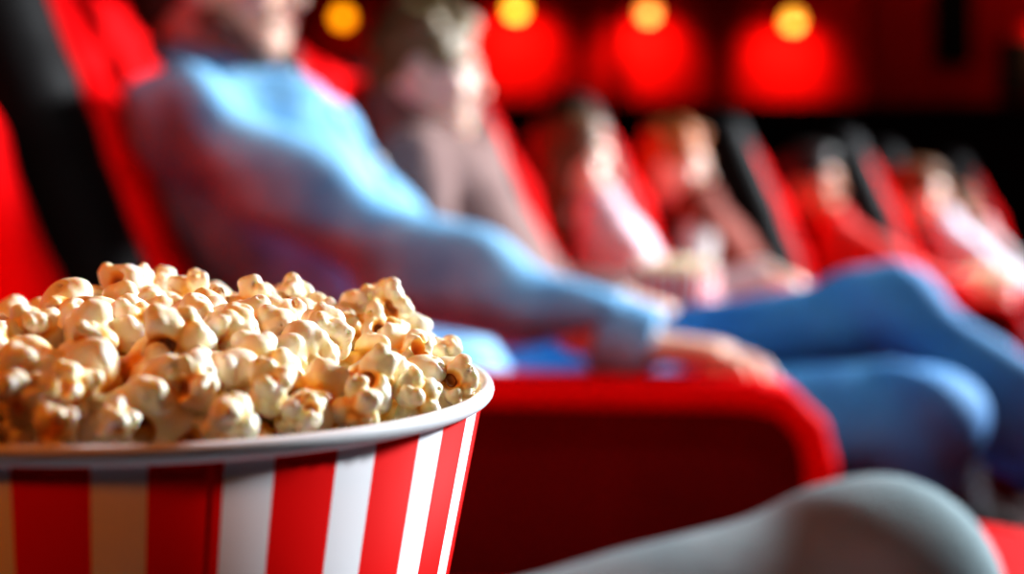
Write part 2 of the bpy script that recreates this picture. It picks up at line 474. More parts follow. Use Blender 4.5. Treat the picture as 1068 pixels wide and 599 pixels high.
def face_parts(J, parent, hairm):
    c, R, s = head_frame(J)
    P = lambda x, y, z: c + R @ (np.array([x, y, z]) * s)
    for y in (-1, 1):
        e = new_obj('eye', uv_sphere(P(.0755, y * .032, .003), .0122 * s, 16, 10), M['eye'], parent)
        new_obj('iris', uv_sphere(P(.0826, y * .032, .002), .0062 * s, 12, 8), M['iris'], e)
        S = Sculpt(P(.085, y * .034, .026) - .05 * s, P(.085, y * .034, .026) + .05 * s, .003)
        S.cone(P(.095, y * .014, .024), P(.092, y * .034, .030), .004 * s, .005 * s, k=.002)
        S.cone(P(.092, y * .034, .030), P(.078, y * .054, .024), .005 * s, .003 * s, k=.002)
        new_obj('eyebrow', S.mesh(relax=0), hairm, parent)
    S = Sculpt(P(.09, 0, -.06) - .05 * s, P(.09, 0, -.06) + .05 * s, .003)
    S.ell(P(.0925, 0, -.0545), np.array([.013, .022, .0055]) * s, R, .002)
    S.ell(P(.0895, 0, -.0672), np.array([.013, .019, .0065]) * s, R, .002)
    new_obj('lips', S.mesh(relax=0), M['lip'], parent)

def hair_mesh(J, style, h=.005):
    c, R, s = head_frame(J)
    P = lambda x, y, z: c + R @ (np.array([x, y, z]) * s)
    S = Sculpt(c - .34 * s, c + .22 * s, h)
    E = lambda p, r, k=.012, op='u': S.ell(P(*p), np.array(r) * s, R, k * s, op)
    C = lambda a, b, r1, r2, k=.02, op='u': S.cone(P(*a), P(*b), r1 * s, r2 * s, k * s, op)
    if style == 'short':
        E((-.018, 0, .036), (.108, .086, .104))
        E((.03, 0, .10), (.055, .060, .035), .03)
        E((-.07, 0, -.03), (.045, .062, .05), .02)
    elif style == 'tousled':
        E((-.014, 0, .040), (.106, .085, .102))
        for i, (x, y, z) in enumerate([(.06, .02, .105), (.045, -.03, .11), (.01, .0, .135), (-.04, -.04, .12), (-.08, .02, .10), (.0, -.07, .09), (.0, .07, .09), (-.10, 0, .05)]):
            E((x, y, z), (.036, .032, .026), .02)
        E((-.07, 0, -.03), (.05, .066, .05), .02)
    elif style == 'long':
        E((-.018, 0, .036), (.112, .092, .106))
        for y in (-.07, -.035, 0, .035, .07):
            C((-.06 + abs(y) * .6, y, .0), (-.075 + abs(y) * .8, y * 1.15, -.21), .048, .034)
        E((.02, 0, .095), (.06, .065, .035), .03)
    elif style == 'hooded':
        E((-.018, 0, .036), (.110, .090, .106))
        for y in (-.055, .055): C((-.045, y, .0), (-.02, y * 1.3, -.12), .045, .036)
        C((-.07, 0, 0), (-.075, 0, -.13), .055, .045)
        E((.03, 0, .09), (.055, .062, .04), .03)
    E((.105, 0, -.035), (.075, .066, .092), .012, 's')
    E((.06, 0, -.10), (.075, .09, .075), .012, 's')
    if style in ('short', 'tousled'):
        for y in (-1, 1): E((.0, y * .085, -.02), (.030, .03, .048), .008, 's')
        S.half(P(-.06, 0, -.075), R @ np.array([.25, 0, -1.0]), k=.01)
    S.ripple(.0035 * s, 95 / s, 5)
    return S.mesh(relax=0)

def beard_mesh(J):
    c, R, s = head_frame(J)
    P = lambda x, y, z: c + R @ (np.array([x, y, z]) * s)
    S = Sculpt(c - .16 * s, c + .16 * s, .004)
    C = lambda a, b, r1, r2, k=.012, op='u': S.cone(P(*a), P(*b), r1 * s, r2 * s, k * s, op)
    for y in (-1, 1):
        C((.0, y * .050, -.030), (.012, y * .044, -.058), .024, .026)
        C((.012, y * .044, -.058), (.055, y * .018, -.094), .028, .025)
        C((.098, y * .004, -.041), (.078, y * .034, -.060), .006, .008)
    S.ell(P(.066, 0, -.098), np.array([.026, .024, .022]) * s, R, .012 * s)
    S.ell(P(.100, 0, -.058), np.array([.022, .026, .013]) * s, R, .004 * s, 's')
    S.half(P(0, 0, -.045), R @ np.array([-.0, 0, 1.0]), k=.01)
    return S.mesh(relax=0)

def make_person(O, phi, label, sb=1.0, sh=1.0, recline=33, head_yaw=0, head_pitch=0, head_off=(.045, .125),
                hands=None, poles=None, knees=None, ankles=None, skin='skin', shirt='brown_knit', pants='dark_cloth',
                hair=('short', 'hair_dark'), shoes=True, h=.007, lean=0, fold=.004, sleeve=.93, curl=1.0, ups=None,
                beard=False, collar=False, head=None, shoulders=None, vest=None, slip=0.0, group=None, sink=0.0, thigh=.088, belly=0.0):
    root = empty('person', (O[0], O[1], 0), phi * D2R); tag(root, label, 'person', group)
    J = {'sb': sb, 'sh_': sh, 'th': thigh, 'belly': belly}
    z0 = .41; hz = z0 + .092 * sb - sink
    pel = np.array([slip, 0, hz]); d = np.array([-math.sin(recline * D2R), 0, math.cos(recline * D2R)])
    d2 = np.array([-math.sin((recline - 14) * D2R), 0, math.cos((recline - 14) * D2R)])
    J['pelvis'] = pel; J['waist'] = pel + d * .20 * sb; J['chest'] = pel + d * .40 * sb; J['neck'] = J['chest'] + d2 * .19 * sb
    J['head'] = J['neck'] + np.array([head_off[0], 0, head_off[1]]) * sh if head is None else np.asarray(head, float)
    J['HR'] = rotz(head_yaw * D2R) @ roty(head_pitch * D2R)
    for sd, y in (('R', -1), ('L', 1)):
        J['sh' + sd] = J['chest'] + d2 * .115 * sb + np.array([0, y * .175 * sb, 0]) if not shoulders else np.asarray(shoulders[sd], float)
        J['hip' + sd] = pel + np.array([.03, y * .088 * sb, 0])
        J['kn' + sd] = np.array([.48, y * .12, max(.475 * sb + .05, .475)]) if not knees else np.asarray(knees[sd], float)
        J['an' + sd] = np.array([.50, y * .11, .09]) if not ankles else np.asarray(ankles[sd], float)
        w, f = hands[sd]
        J['wr' + sd] = np.asarray(w, float)
        pole = (poles or {}).get(sd, (-.4, y * .5, -1))
        J['el' + sd] = ik(J['sh' + sd], J['wr' + sd], .30 * sb, .265 * sb, pole)
    pts = np.array([J[k] for k in J if isinstance(J[k], np.ndarray) and J[k].shape == (3,)])
    lo = pts.min(0) - .26; hi = pts.max(0) + .26; lo[2] = max(lo[2], -.02)
    # one continuous body
    S = Sculpt(lo, hi, h)
    torso(S, J, -.014)
    for sd in 'RL':
        arm(S, J, sd, -.010); leg(S, J, sd, -.018)
        S.cone(J['el' + sd] + (J['wr' + sd] - J['el' + sd]) * .75, J['wr' + sd], .031 * sb, .028 * sb, k=.015)
        w, f = hands[sd]
        add_hand(S, J['wr' + sd], f, (ups or {}).get(sd, (0, 0, 1)), sd, max(.82, sb), curl)
        a = J['an' + sd]; S.cone(a - [0, 0, 0], a + unit(a - J['kn' + sd]) * .03, .034 * sb, .028 * sb, k=.02)
    add_head(S, J)
    body = new_obj('body', S.mesh(relax=1), M[skin], root)
    if skin != M: body['label'] = 'bare skin of face and hands'
    face_parts(J, body, M[hair[1]])
    new_obj('hair', hair_mesh(J, hair[0]), M[hair[1]], root)
    if beard: new_obj('beard', beard_mesh(J), M['beard'], root)
    # upper garment
    S = Sculpt(lo, hi, h); torso(S, J, .010)
    for sd in 'RL':
        arm(S, J, sd, .010, sleeve)
    S.half(J['pelvis'] + d * .0, -d, k=.02)
    S.ripple(fold, 42, 3)
    top = new_obj('shirt' if collar else 'sweater' if shirt == 'brown_knit' else 'top', S.mesh(relax=1), M[shirt], root)
    if vest:
        S = Sculpt(lo, hi, h); torso(S, J, .024)
        for sd in 'RL':
            S.cone(J['el' + sd], J['wr' + sd], .10 * sb, k=.01, op='s')
        S.half(J['pelvis'] + d * .03, -d, k=.02); S.ripple(fold, 42, 9)
        new_obj('vest', S.mesh(relax=1), M[vest], root)
    if collar:
        n = J['neck']; S = Sculpt(n - .2, n + .2, .005)
        ax = unit(J['head'] - n); f = unit(np.array([1, 0, 0]) - ax * ax[0])
        l = np.cross(ax, f); q0 = n + ax * .010
        ring = [q0 + (f * math.cos(t) * .068 + l * math.sin(t) * .072) - ax * .016 * math.cos(t) for t in np.linspace(.35, 2 * math.pi - .35, 20)]
        for a, b in zip(ring, ring[1:]):
            S.cone(a, b, .010, k=.004); S.cone(a - ax * .022 + (a - q0) * .16, b - ax * .022 + (b - q0) * .16, .010, k=.008)
        for a, sg in ((ring[0], 1), (ring[-1], -1)):
            S.cone(a, a + f * .03 - ax * .05 + l * sg * .02, .011, .006, k=.008)
        new_obj('collar', S.mesh(relax=1), M[shirt], top)
        from mathutils.bvhtree import BVHTree
        bv = BVHTree.FromPolygons([v.co[:] for v in top.data.vertices], [tuple(p.vertices) for p in top.data.polygons])
        turn = -24 * D2R
        out = np.array([d[2], 0, -d[0]]) * math.cos(turn) + np.array([0, 1.0, 0]) * math.sin(turn)
        P = Sculpt(J['chest'] - .45, J['chest'] + .35, .006); strip = []
        for i, t in enumerate((.05, .13, .21, .29, .37, .45)):
            p0 = J['chest'] + d * (.13 - t)
            hit, nrm, _, _ = bv.ray_cast(Vector(p0 + out * .25), Vector(-out))
            if hit is None: continue
            strip.append(np.array(hit))
            b = new_obj('button', uv_sphere((0, 0, 0), (.0085, .0085, .0035), 14, 8), M['button'], top)
            b.location = hit + nrm * .006; b.rotation_euler = Vector(nrm).to_track_quat('Z', 'Y').to_euler()
        for a, b in zip(strip, strip[1:]): P.cone(a - out * .010, b - out * .010, .0165, k=.004)
        new_obj('placket', P.mesh(relax=1), M[shirt], top)
        for sd in 'RL':
            e, w = J['el' + sd], J['wr' + sd]; u = unit(w - e); L = np.linalg.norm(w - e)
            S = Sculpt(w - .16, w + .12, .005)
            S.cone(e + u * (L - .045), e + u * (L + .008), .050 * sb, .047 * sb, k=0)
            S.half(e + u * (L + .012), u, k=.006); S.half(e + u * (L - .05), -u, k=.006)
            new_obj('cuff', S.mesh(relax=1), M[shirt], top)
    # trousers
    S = Sculpt(lo, hi, h)
    for y in (-.062, 0, .062):
        S.cone(J['pelvis'] + [-.01, y * sb * 1.1, -.005], J['pelvis'] + d * .09 * sb + [0, y * sb, 0], .110 * sb + .004, .104 * sb, k=.04)
    for sd in 'RL': leg(S, J, sd, .008, .99)
    S.ripple(fold * .9, 38, 8)
    tr = new_obj('jeans' if pants.startswith('denim') else 'trousers', S.mesh(relax=1), M[pants], root)
    if shoes:
        for sd in 'RL':
            a = J['an' + sd]; kn = J['kn' + sd]; u = unit(a - kn)
            f = unit(np.array([1, 0, 0]) - u * u[0]) if abs(u[0]) < .9 else np.array([0, 0, 1.0])
            S = Sculpt(a - .3, a + .3, .007)
            S.cone(a + u * .03 * sb - f * .03, a + u * .045 * sb + f * .10 * sb, .044 * sb, .040 * sb, k=.02)
            S.cone(a + u * .045 * sb + f * .10 * sb, a + u * .055 * sb + f * .17 * sb, .040 * sb, .030 * sb, k=.02)
            S.cone(a - u * .05, a + u * .03 * sb, .046 * sb, .046 * sb, k=.02)
            S.cone(a + u * .03 * sb, a + u * .05 * sb + f * .11 * sb, .050 * sb, .036 * sb, k=.02)
            S.half(a + u * (.085 * sb), u, k=.005)
            new_obj('shoe', S.mesh(relax=1), M['shoe'], root)
    return root, J

def w2l(O, phi):
    R = rotz(phi * D2R).T
    return lambda p: R @ (np.asarray(p, float) - np.array([O[0], O[1], 0]))

# --- the curved row: floor point below each sitter's hips, and facing (degrees)
ROW = {
    'near': ((-.38, .47), -2), 'empty': ((-.268, 1.085), -4), 'denim': ((-.127, 1.664), -8), 'brown': ((.085, 2.225), -9),
    'pink': ((.34, 2.765), -2), 'ginger': ((.64, 3.27), -5), 'red': ((1.11, 3.73), -10.5), 'white': ((1.58, 4.13), -15.5),
    'last': ((1.86, 4.59), -18.5), 'spare': ((2.30, 5.10), -20),
}
place_seat(*ROW['near'], 'red velvet seat nearest the camera, beneath the person with the popcorn')
place_seat(*ROW['empty'], 'empty red velvet cinema seat at left edge, before the man in denim')
place_seat(*ROW['denim'], 'red velvet seat with black shell behind the man in denim shirt')
place_seat(*ROW['brown'], 'red winged seat behind the fair-haired person in brown sweater')
place_seat(*ROW['pink'], 'red cinema seat behind the child in the pink top')
place_seat(*ROW['ginger'], 'red cinema seat behind the ginger-haired child')
place_seat(*ROW['red'], 'red cinema seat behind the dark-haired person in red')
place_seat(*ROW['white'], 'red cinema seat behind the child in the whitish top')
place_seat(*ROW['last'], 'red cinema seat of the farthest sitter at right')
place_seat(*ROW['spare'], 'vacant red cinema seat beyond the farthest sitter in the row')

def between(a, b, t=.5):
    A, B = ROW[a], ROW[b]
    return ((A[0][0] * (1 - t) + B[0][0] * t, A[0][1] * (1 - t) + B[0][1] * t), A[1] * (1 - t) + B[1] * t)
place_arm(*between('empty', 'denim'), 'large red padded armrest behind the popcorn, under the denim sleeve')
place_arm(*between('denim', 'brown'), 'red padded armrest under the forearm of the brown sweater')
place_arm(*between('brown', 'pink'), 'red padded armrest between the brown sweater and the pink top')
place_arm(*between('pink', 'ginger'), 'red padded armrest between the pink top and the ginger-haired child')
place_arm(*between('ginger', 'red'), 'red padded armrest between the ginger-haired child and person in red')
place_arm(*between('red', 'white'), 'red padded armrest between the person in red and whitish top')
place_arm(*between('white', 'last'), 'red padded armrest between the whitish top and farthest sitter')

# --- raised leg rest of the empty seat (two red pads seen at lower right)
lr = empty('leg_rest', (*ROW['empty'][0], 0), ROW['empty'][1] * D2R)
tag(lr, 'red padded leg rest at lower right, beyond the pale jeans knee', 'leg rest')
for z in (.456, .378):
    S = Sculpt((.5, -.3, .2), (1.1, .3, .6), .008); S.slab((.66, z), (.90, z - .035), .028, .20, k=0)
    new_obj('pad', S.mesh(), M['seat_red'], lr)
new_obj('support', box_mesh((.70, -.05, 0), (.80, .05, .335), .01), M['black'], lr)

FB1 = at(704, 281, 2.33); FB2 = at(1033, 287, 3.66)
# --- man in denim
O, ph = ROW['denim']; T = w2l(O, ph)
dl = dict(
    head=T(at(226, -22, 1.66)), head_yaw=6, head_pitch=0,
    shoulders={'R': T(at(190, 128, 1.47)), 'L': T(at(262, 110, 1.84))},
    hands={'R': (T(at(668, 362, 1.375)), T(at(760, 368, 1.36)) - T(at(668, 362, 1.375))),
           'L': (np.array([.17, .13, .655]), np.array([.9, -.6, -.1]))},
    poles={'R': (-.5, -.25, -1), 'L': (-.4, .6, -1)},
    knees={'R': T(at(962, 440, 1.52)), 'L': T(at(925, 334, 1.68))},
    ankles={'R': T(np.array([.36, 1.50, .10])), 'L': T(np.array([.80, 1.44, .42]))})
make_person(O, ph, 'man in light blue denim shirt and jeans, hand resting on armrest', skin='skin', shirt='denim_shirt',
            pants='denim_blue', hair=('short', 'hair_dark'), beard=True, collar=True, belly=.045, h=.0055, fold=.008, curl=.75, sleeve=.97, **dl)

# --- fair-haired person in brown sweater
O, ph = ROW['brown']; T = w2l(O, ph)
make_person(O, ph, 'fair-haired person in brown sweater, popcorn bucket on the lap', skin='skin_pale', shirt='brown_knit',
            pants='dark_cloth', hair=('tousled', 'hair_fair'), sh=.93, h=.006, head=T(at(446, 80, 2.26)), head_yaw=4, head_pitch=3,
            shoulders={'R': T(at(428, 172, 2.06)), 'L': T(at(492, 164, 2.40))},
            hands={'R': (T(at(640, 312, 1.95)), T(at(715, 330, 1.93)) - T(at(640, 312, 1.95))),
                   'L': (T(FB1) + [-.07, .098, -.05], np.array([.95, -.12, .05]))}, ups={'L': (0, 1, .15)}, curl=.8)

# --- child in pink
O, ph = ROW['pink']; T = w2l(O, ph)
make_person(O, ph, 'child in pale pink top with shoulder-length brown hair', sb=.75, slip=.05, sh=.88, skin='skin_pale', shirt='pink_cloth',
            pants='dark_cloth', hair=('long', 'hair_brown'), head=T(at(598, 172, 2.8)), head_yaw=-24,
            hands={'R': (np.array([.17, -.08, .575]), np.array([.95, .3, -.1])), 'L': (np.array([.19, .08, .575]), np.array([.95, -.3, -.1]))},
            poles={'R': (-.3, -.4, -1)})

# --- ginger-haired child
O, ph = ROW['ginger']; T = w2l(O, ph)
make_person(O, ph, 'ginger-haired child in rust vest over pale grey sleeves', sb=.77, slip=.05, sh=.88, skin='skin_pale', shirt='grey_cloth',
            pants='dark_cloth', vest='rust_cloth', hair=('tousled', 'hair_ginger'), head=T(at(703, 178, 3.3)), head_yaw=-24,
            hands={'R': (T(at(800, 284, 2.98)), T(at(850, 300, 2.95)) - T(at(800, 284, 2.98))),
                   'L': (np.array([.2, .08, .60]), np.array([.9, -.5, -.1]))})

# --- person in red
O, ph = ROW['red']; T = w2l(O, ph)
make_person(O, ph, 'dark-haired person in bright red top holding a striped bucket', sb=.73, slip=.05, sh=.9, skin='skin_tan', shirt='red_cloth',
            pants='dark_cloth', hair=('short', 'hair_black'), head=T(at(845, 194, 3.8)), head_yaw=-24,
            hands={'R': (T(FB2) + [-.07, -.103, -.05], np.array([.95, .12, .05])), 'L': (T(FB2) + [-.07, .103, -.05], np.array([.95, -.12, .05]))},
            ups={'R': (0, -1, .15), 'L': (0, 1, .15)}, curl=.6)

# --- child in whitish top
O, ph = ROW['white']; T = w2l(O, ph)
make_person(O, ph, 'light-brown-haired child in whitish blue top, second from the far end', sb=.73, slip=.05, sh=.88, skin='skin_pale', shirt='white_cloth',
            pants='dark_cloth', hair=('hooded', 'hair_brown'), head=T(at(958, 206, 4.2)), head_yaw=-24,
            hands={'R': (np.array([.21, -.08, .57]), np.array([.95, .3, -.1])), 'L': (np.array([.21, .08, .57]), np.array([.95, -.3, -.1]))})

# --- farthest sitter
O, ph = ROW['last']; T = w2l(O, ph)
make_person(O, ph, 'farthest sitter at right, brown-haired and half hidden behind whitish top', sb=.70, slip=.05, sh=.85, skin='skin_tan', shirt='grey_cloth',
            pants='dark_cloth', hair=('short', 'hair_brown'), head=T(at(995, 226, 4.68)), h=.008,
            hands={'R': (np.array([.2, -.10, .58]), np.array([.9, .3, -.1])), 'L': (np.array([.2, .10, .58]), np.array([.9, -.3, -.1]))})

# --- the near sitter, the one whose knee is seen
O, ph = ROW['near']; T = w2l(O, ph)
make_person(O, ph, 'person in pale jeans nearest the camera, only raised knee and thigh visible', skin='skin', shirt='rust_cloth', pants='denim_pale',
            hair=('short', 'hair_dark'), recline=40, h=.007, fold=.0025, sink=.085, thigh=.076,
            knees={'R': T((.10, .13, .46)), 'L': T(at(914, 626, .76))}, ankles={'R': T((.18, .10, .10)), 'L': T((.33, .80, .10))},
            hands={'R': (T((-.25, .21, .60)), (.9, .5, .1)), 'L': (T((-.29, .60, .60)), (.9, -.5, .1))},
            ups={'R': (0, -1, .2), 'L': (0, 1, .2)}, curl=.6)

# ------------------------------------------------------------------ popcorn bucket
BR, BH, BT = .1175, .20, .158      # rim radius, height, taper (tan)
def build_bucket():
    root = empty('popcorn_bucket')
    rb = BR - BH * BT
    wall = new_obj('cup_wall', lathe([(rb, -BH), (BR - .0006, -.001), (BR - .0016, -.001), (rb - .0012, -BH)], 128, True), M['stripes'], root)
    n = 14; rt = .0023
    prof = [(BR + .0004 + rt * 1.0 * math.cos(2 * math.pi * i / n), -.0008 + rt * 1.15 * math.sin(2 * math.pi * i / n)) for i in range(n)]
    new_obj('rolled_rim', lathe(prof, 160, True), M['rim'], root)
    new_obj('inner_lining', lathe([(rb - .0014, -BH + .006), (BR - .0018, -.0012)], 96), M['card_in'], root)
    new_obj('base_disc', lathe([(0.0001, -BH + .004), (rb - .001, -BH + .004), (rb - .001, -BH + .006), (.0001, -BH + .006)], 64, True), M['card_in'], root)
    # overlap seam of the card, front
    a = math.radians(-64)
    v = []; f = []
    for i in range(9):
        z = -.004 - (BH - .004) * i / 8; r = BR + z * BT + .0007
        for da in (0, .012): v.append((r * math.cos(a + da), r * math.sin(a + da), z))
    f = [(2*i, 2*i+2, 2*i+3, 2*i+1) for i in range(8)]
    new_obj('card_seam', mesh_from(v, f), M['stripes'], root)
    return root
BC = np.array([-.126, .4114, .7085]); BTX, BTY = .0542, -.0368
bucket = build_bucket()
bucket.location = BC; bucket.rotation_euler = (math.atan(BTX), -math.atan(BTY), 0)
tag(bucket, 'large red and white striped popcorn bucket in the left foreground', 'popcorn bucket')
BROT = np.array(bucket.rotation_euler.to_matrix())

# --- kernel shapes
def kernel(seed, R=.0095):
    rg = np.random.default_rng(seed)
    n = int(rg.integers(5, 8)); lob = []
    S = Sculpt((-.017,) * 3, (.017,) * 3, .00062)
    for i in range(n):
        for _ in range(60):
            v = unit(rg.normal(size=3))
            if v[2] < -.55: continue
            if all(v @ l[0] < .55 for l in lob): break
        r = R * rg.uniform(.40, .60); dist = R * rg.uniform(.42, .62)
        lob.append((v, v * dist, r))
    core = R * .42
    S.ell((0, 0, 0), (core,) * 3, None, .0005)
    subs = []
    for v, c, r in lob:
        Rm = np.linalg.qr(np.stack([v, rg.normal(size=3), rg.normal(size=3)], 1))[0]
        S.ell(c, np.array([r * rg.uniform(.9, 1.25), r * rg.uniform(.85, 1.15), r * rg.uniform(.7, 1.0)]), Rm, .0006)
        for j in range(int(rg.integers(2, 5))):      # knuckles on the lobe
            w = unit(v + rg.normal(size=3) * .75); c2 = c + w * r * .78; r2 = r * rg.uniform(.38, .68)
            S.ell(c2, (r2, r2 * rg.uniform(.8, 1.1), r2), None, .0004); subs.append((c2, r2))
    # an open hollow between lobes
    hol = unit(rg.normal(size=3) + np.array([0, 0, -.6])); hc = hol * R * .72; hr = R * rg.uniform(.32, .50)
    S.ell(hc, (hr,) * 3, None, .0012, 's')
    # creases radiating over lobes
    for i in range(8):
        v, c, r = lob[int(rg.integers(len(lob)))]
        t = unit(np.cross(v, rg.normal(size=3)))
        p = c + v * r * 1.0
        S.cone(p - t * r * .8, p + t * r * .8 - v * r * .3, .0005, .0003, k=.0008, op='s')
    S.ripple(.00018, 900, seed)
    V, F = S.arrays()
    for _ in range(1):
        acc = np.zeros_like(V); cn = np.zeros(len(V))
        for i in range(4):
            np.add.at(acc, F[:, i], V[F[:, (i + 1) % 4]]); np.add.at(cn, F[:, i], 1)
        V = .75 * V + .25 * acc / np.maximum(cn, 1)[:, None]
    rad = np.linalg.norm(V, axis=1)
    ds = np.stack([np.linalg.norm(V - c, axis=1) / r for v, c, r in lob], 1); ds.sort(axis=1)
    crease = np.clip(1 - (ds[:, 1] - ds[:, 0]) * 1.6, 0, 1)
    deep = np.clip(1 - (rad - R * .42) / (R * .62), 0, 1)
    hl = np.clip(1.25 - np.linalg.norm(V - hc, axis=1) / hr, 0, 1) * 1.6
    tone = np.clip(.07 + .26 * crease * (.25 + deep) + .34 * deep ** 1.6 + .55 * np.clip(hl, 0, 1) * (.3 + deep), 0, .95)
    ext = float(np.median((V.max(0) - V.min(0)))); V = V * (.0205 / ext)
    me = mesh_from(V, F, True, 'popcorn_%d' % seed)
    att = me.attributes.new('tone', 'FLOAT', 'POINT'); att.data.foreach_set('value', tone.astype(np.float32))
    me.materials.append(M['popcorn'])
    # hull fragment in the hollow
    H = Sculpt(hc - hr * 1.8, hc + hr * 1.8, .0005)
    H.ell(hc - hol * hr * .95, np.array([hr * .75, hr * .6, hr * .5]), None, .0003)
    H.ell(hc + hol * hr * .05, (hr * .82,) * 3, None, .0006, 's')
    hv, hf = H.arrays()
    hm = None
    if len(hv) > 20:
        hm = mesh_from(hv * (.0205 / ext), hf, True, 'hull_%d' % seed); hm.materials.append(M['hull'])
    return me, hm, hol
KERN = [kernel(s) for s in range(21, 35)]

def heap(u, v):
    r2 = (u * u + v * v) / (.1155 ** 2)
    return .0225 * (1 - r2 ** 1.7) - .0030 + max(.33 * min(u + .010, 0), -.0125)
GRP = 'popcorn pieces heaped in the large striped bucket'
placed = []
def piece(P, size, label, group, kind=None, face=None):
    kind = int(RNG.integers(len(KERN))) if kind is None else kind
    me, hm, hol = KERN[kind]
    o = bpy.data.objects.new('popcorn_piece', me); COL.objects.link(o)
    o.location = P
    s = size / .0205
    o.scale = (s, s, s)
    q = Matrix.Rotation(0, 3, 'X')
    if face is not None:      # turn the amber hollow towards a chosen side
        q = Vector(hol).rotation_difference(Vector(face)).to_matrix()
        q = Matrix.Rotation(float(RNG.uniform(0, 6.3)), 3, Vector(face).normalized()) @ q
        o.rotation_euler = q.to_euler()
    else:
        o.rotation_euler = tuple(RNG.uniform(0, 6.28, 3))
    if hm is not None and size > .011 and kind % 3 != 1:
        ch = bpy.data.objects.new('hull', hm); COL.objects.link(ch); ch.parent = o
    tag(o, label, 'popcorn', group)
    placed.append((np.asarray(P, float), size))
    return o
def heap_hit(px, py, lift=.004):
    best = None
    for d in np.arange(.27, .56, .0015):
        p = at(px, py, d); l = BROT.T @ (p - BC)
        if l[0] ** 2 + l[1] ** 2 > .112 ** 2: continue
        g = l[2] - heap(l[0], l[1]) - lift
        if g <= 0: return p
        if best is None or g < best[0] - 1e-5: best = (g, p)
    return best[1] if best else at(px, py, .4)
TOC = (.1, -1, .25)
LAND = [   # px, py, apparent width in px, label, hollow side
    (130, 305, 62, 'biggest popcorn piece, perched highest on the heap with an orange hollow', (.0, -1, .55)),
    (76, 324, 48, 'faceted white popcorn piece standing left of the highest piece', (-.7, -.6, -.5)),
    (5, 362, 44, 'popcorn piece cut by the left edge of the photo, below red seat', None),
    (38, 346, 48, 'double-lobed white popcorn piece beside the left frame edge piece', None),
    (197, 312, 48, 'ribbed white popcorn piece on the ridge, right of the highest piece', (-.2, -.2, -1)),
    (166, 306, 40, 'yellowish popcorn piece on the ridge between highest and ribbed pieces', None),
    (226, 322, 38, 'small pale yellow popcorn piece on the ridge right of the ribbed one', None),
    (262, 322, 50, 'smooth white popcorn piece on the ridge above the bucket centre', (-.3, -.4, -.8)),
    (306, 320, 48, 'white popcorn piece on the ridge just left of the standing pair', None),
    (350, 338, 40, 'creamy popcorn piece in the dip left of the standing pair', None),
    (380, 322, 46, 'left popcorn piece of the pair standing against the denim sleeve', (-.5, -.3, -.8)),
    (411, 315, 44, 'right popcorn piece of the pair standing against the denim sleeve', (-.3, -.8, -.5)),
    (394, 346, 48, 'popcorn piece with a curled amber hollow just under the standing pair', (.25, -1, .2)),
    (428, 372, 50, 'popcorn piece with yellow notch between the pair and right rim', (.5, -.7, .5)),
    (459, 376, 42, 'bright popcorn piece topmost beside the right end of rim', (-.4, -.2, -1)),
    (470, 399, 42, 'popcorn piece with round amber hollow nestled against the right rim', (.05, -1, .3)),
    (432, 414, 46, 'white knobbly popcorn piece resting near rim left of the amber hollow', (-.2, .2, -1)),
    (382, 400, 58, 'popcorn piece with wide open brown hollow facing the camera, centre right', (.1, -1, .25)),
    (372, 424, 48, 'white popcorn piece on the rim below the wide brown hollow', (-.2, .2, -1)),
    (330, 352, 54, 'rounded creamy popcorn piece in the middle of the right slope', (-.3, .2, -1)),
    (320, 430, 42, 'white popcorn piece with small hollow just above the front rim', (.4, -.8, .3)),
    (279, 404, 54, 'two-lobed popcorn piece with orange cleft above the front rim', (.3, -1, .3)),
    (240, 350, 56, 'wide ruffled white popcorn piece in the centre of the heap', (-.3, -.2, -1)),
    (186, 362, 58, 'large shaded popcorn piece with white right lobes, left of centre', (-.6, -1, 0)),
    (200, 402, 50, 'white-tipped popcorn piece in front of the large shaded one', (-.6, -.8, -.2)),
    (148, 340, 50, 'shiny white popcorn piece just beneath the highest piece', None),
    (100, 360, 52, 'tan shaded popcorn piece on the left slope of the heap', (-.4, -1, .1)),
    (75, 408, 52, 'blurred brown-centred popcorn piece in the left foreground of the heap', (0, -1, .3)),
    (122, 440, 40, 'blurred white-tipped popcorn piece just above the left front rim', None),
    (60, 452, 40, 'blurred popcorn piece lowest at left, touching the front rim', None),
    (25, 416, 44, 'blurred pale popcorn piece by the left edge, above front rim', None),
    (240, 440, 50, 'blurred white popcorn piece on the front rim below the centre', (-.3, .2, -1)),
]
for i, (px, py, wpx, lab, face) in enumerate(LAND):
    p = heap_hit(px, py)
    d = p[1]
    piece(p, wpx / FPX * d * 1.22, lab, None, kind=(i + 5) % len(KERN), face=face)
nl = len(placed)
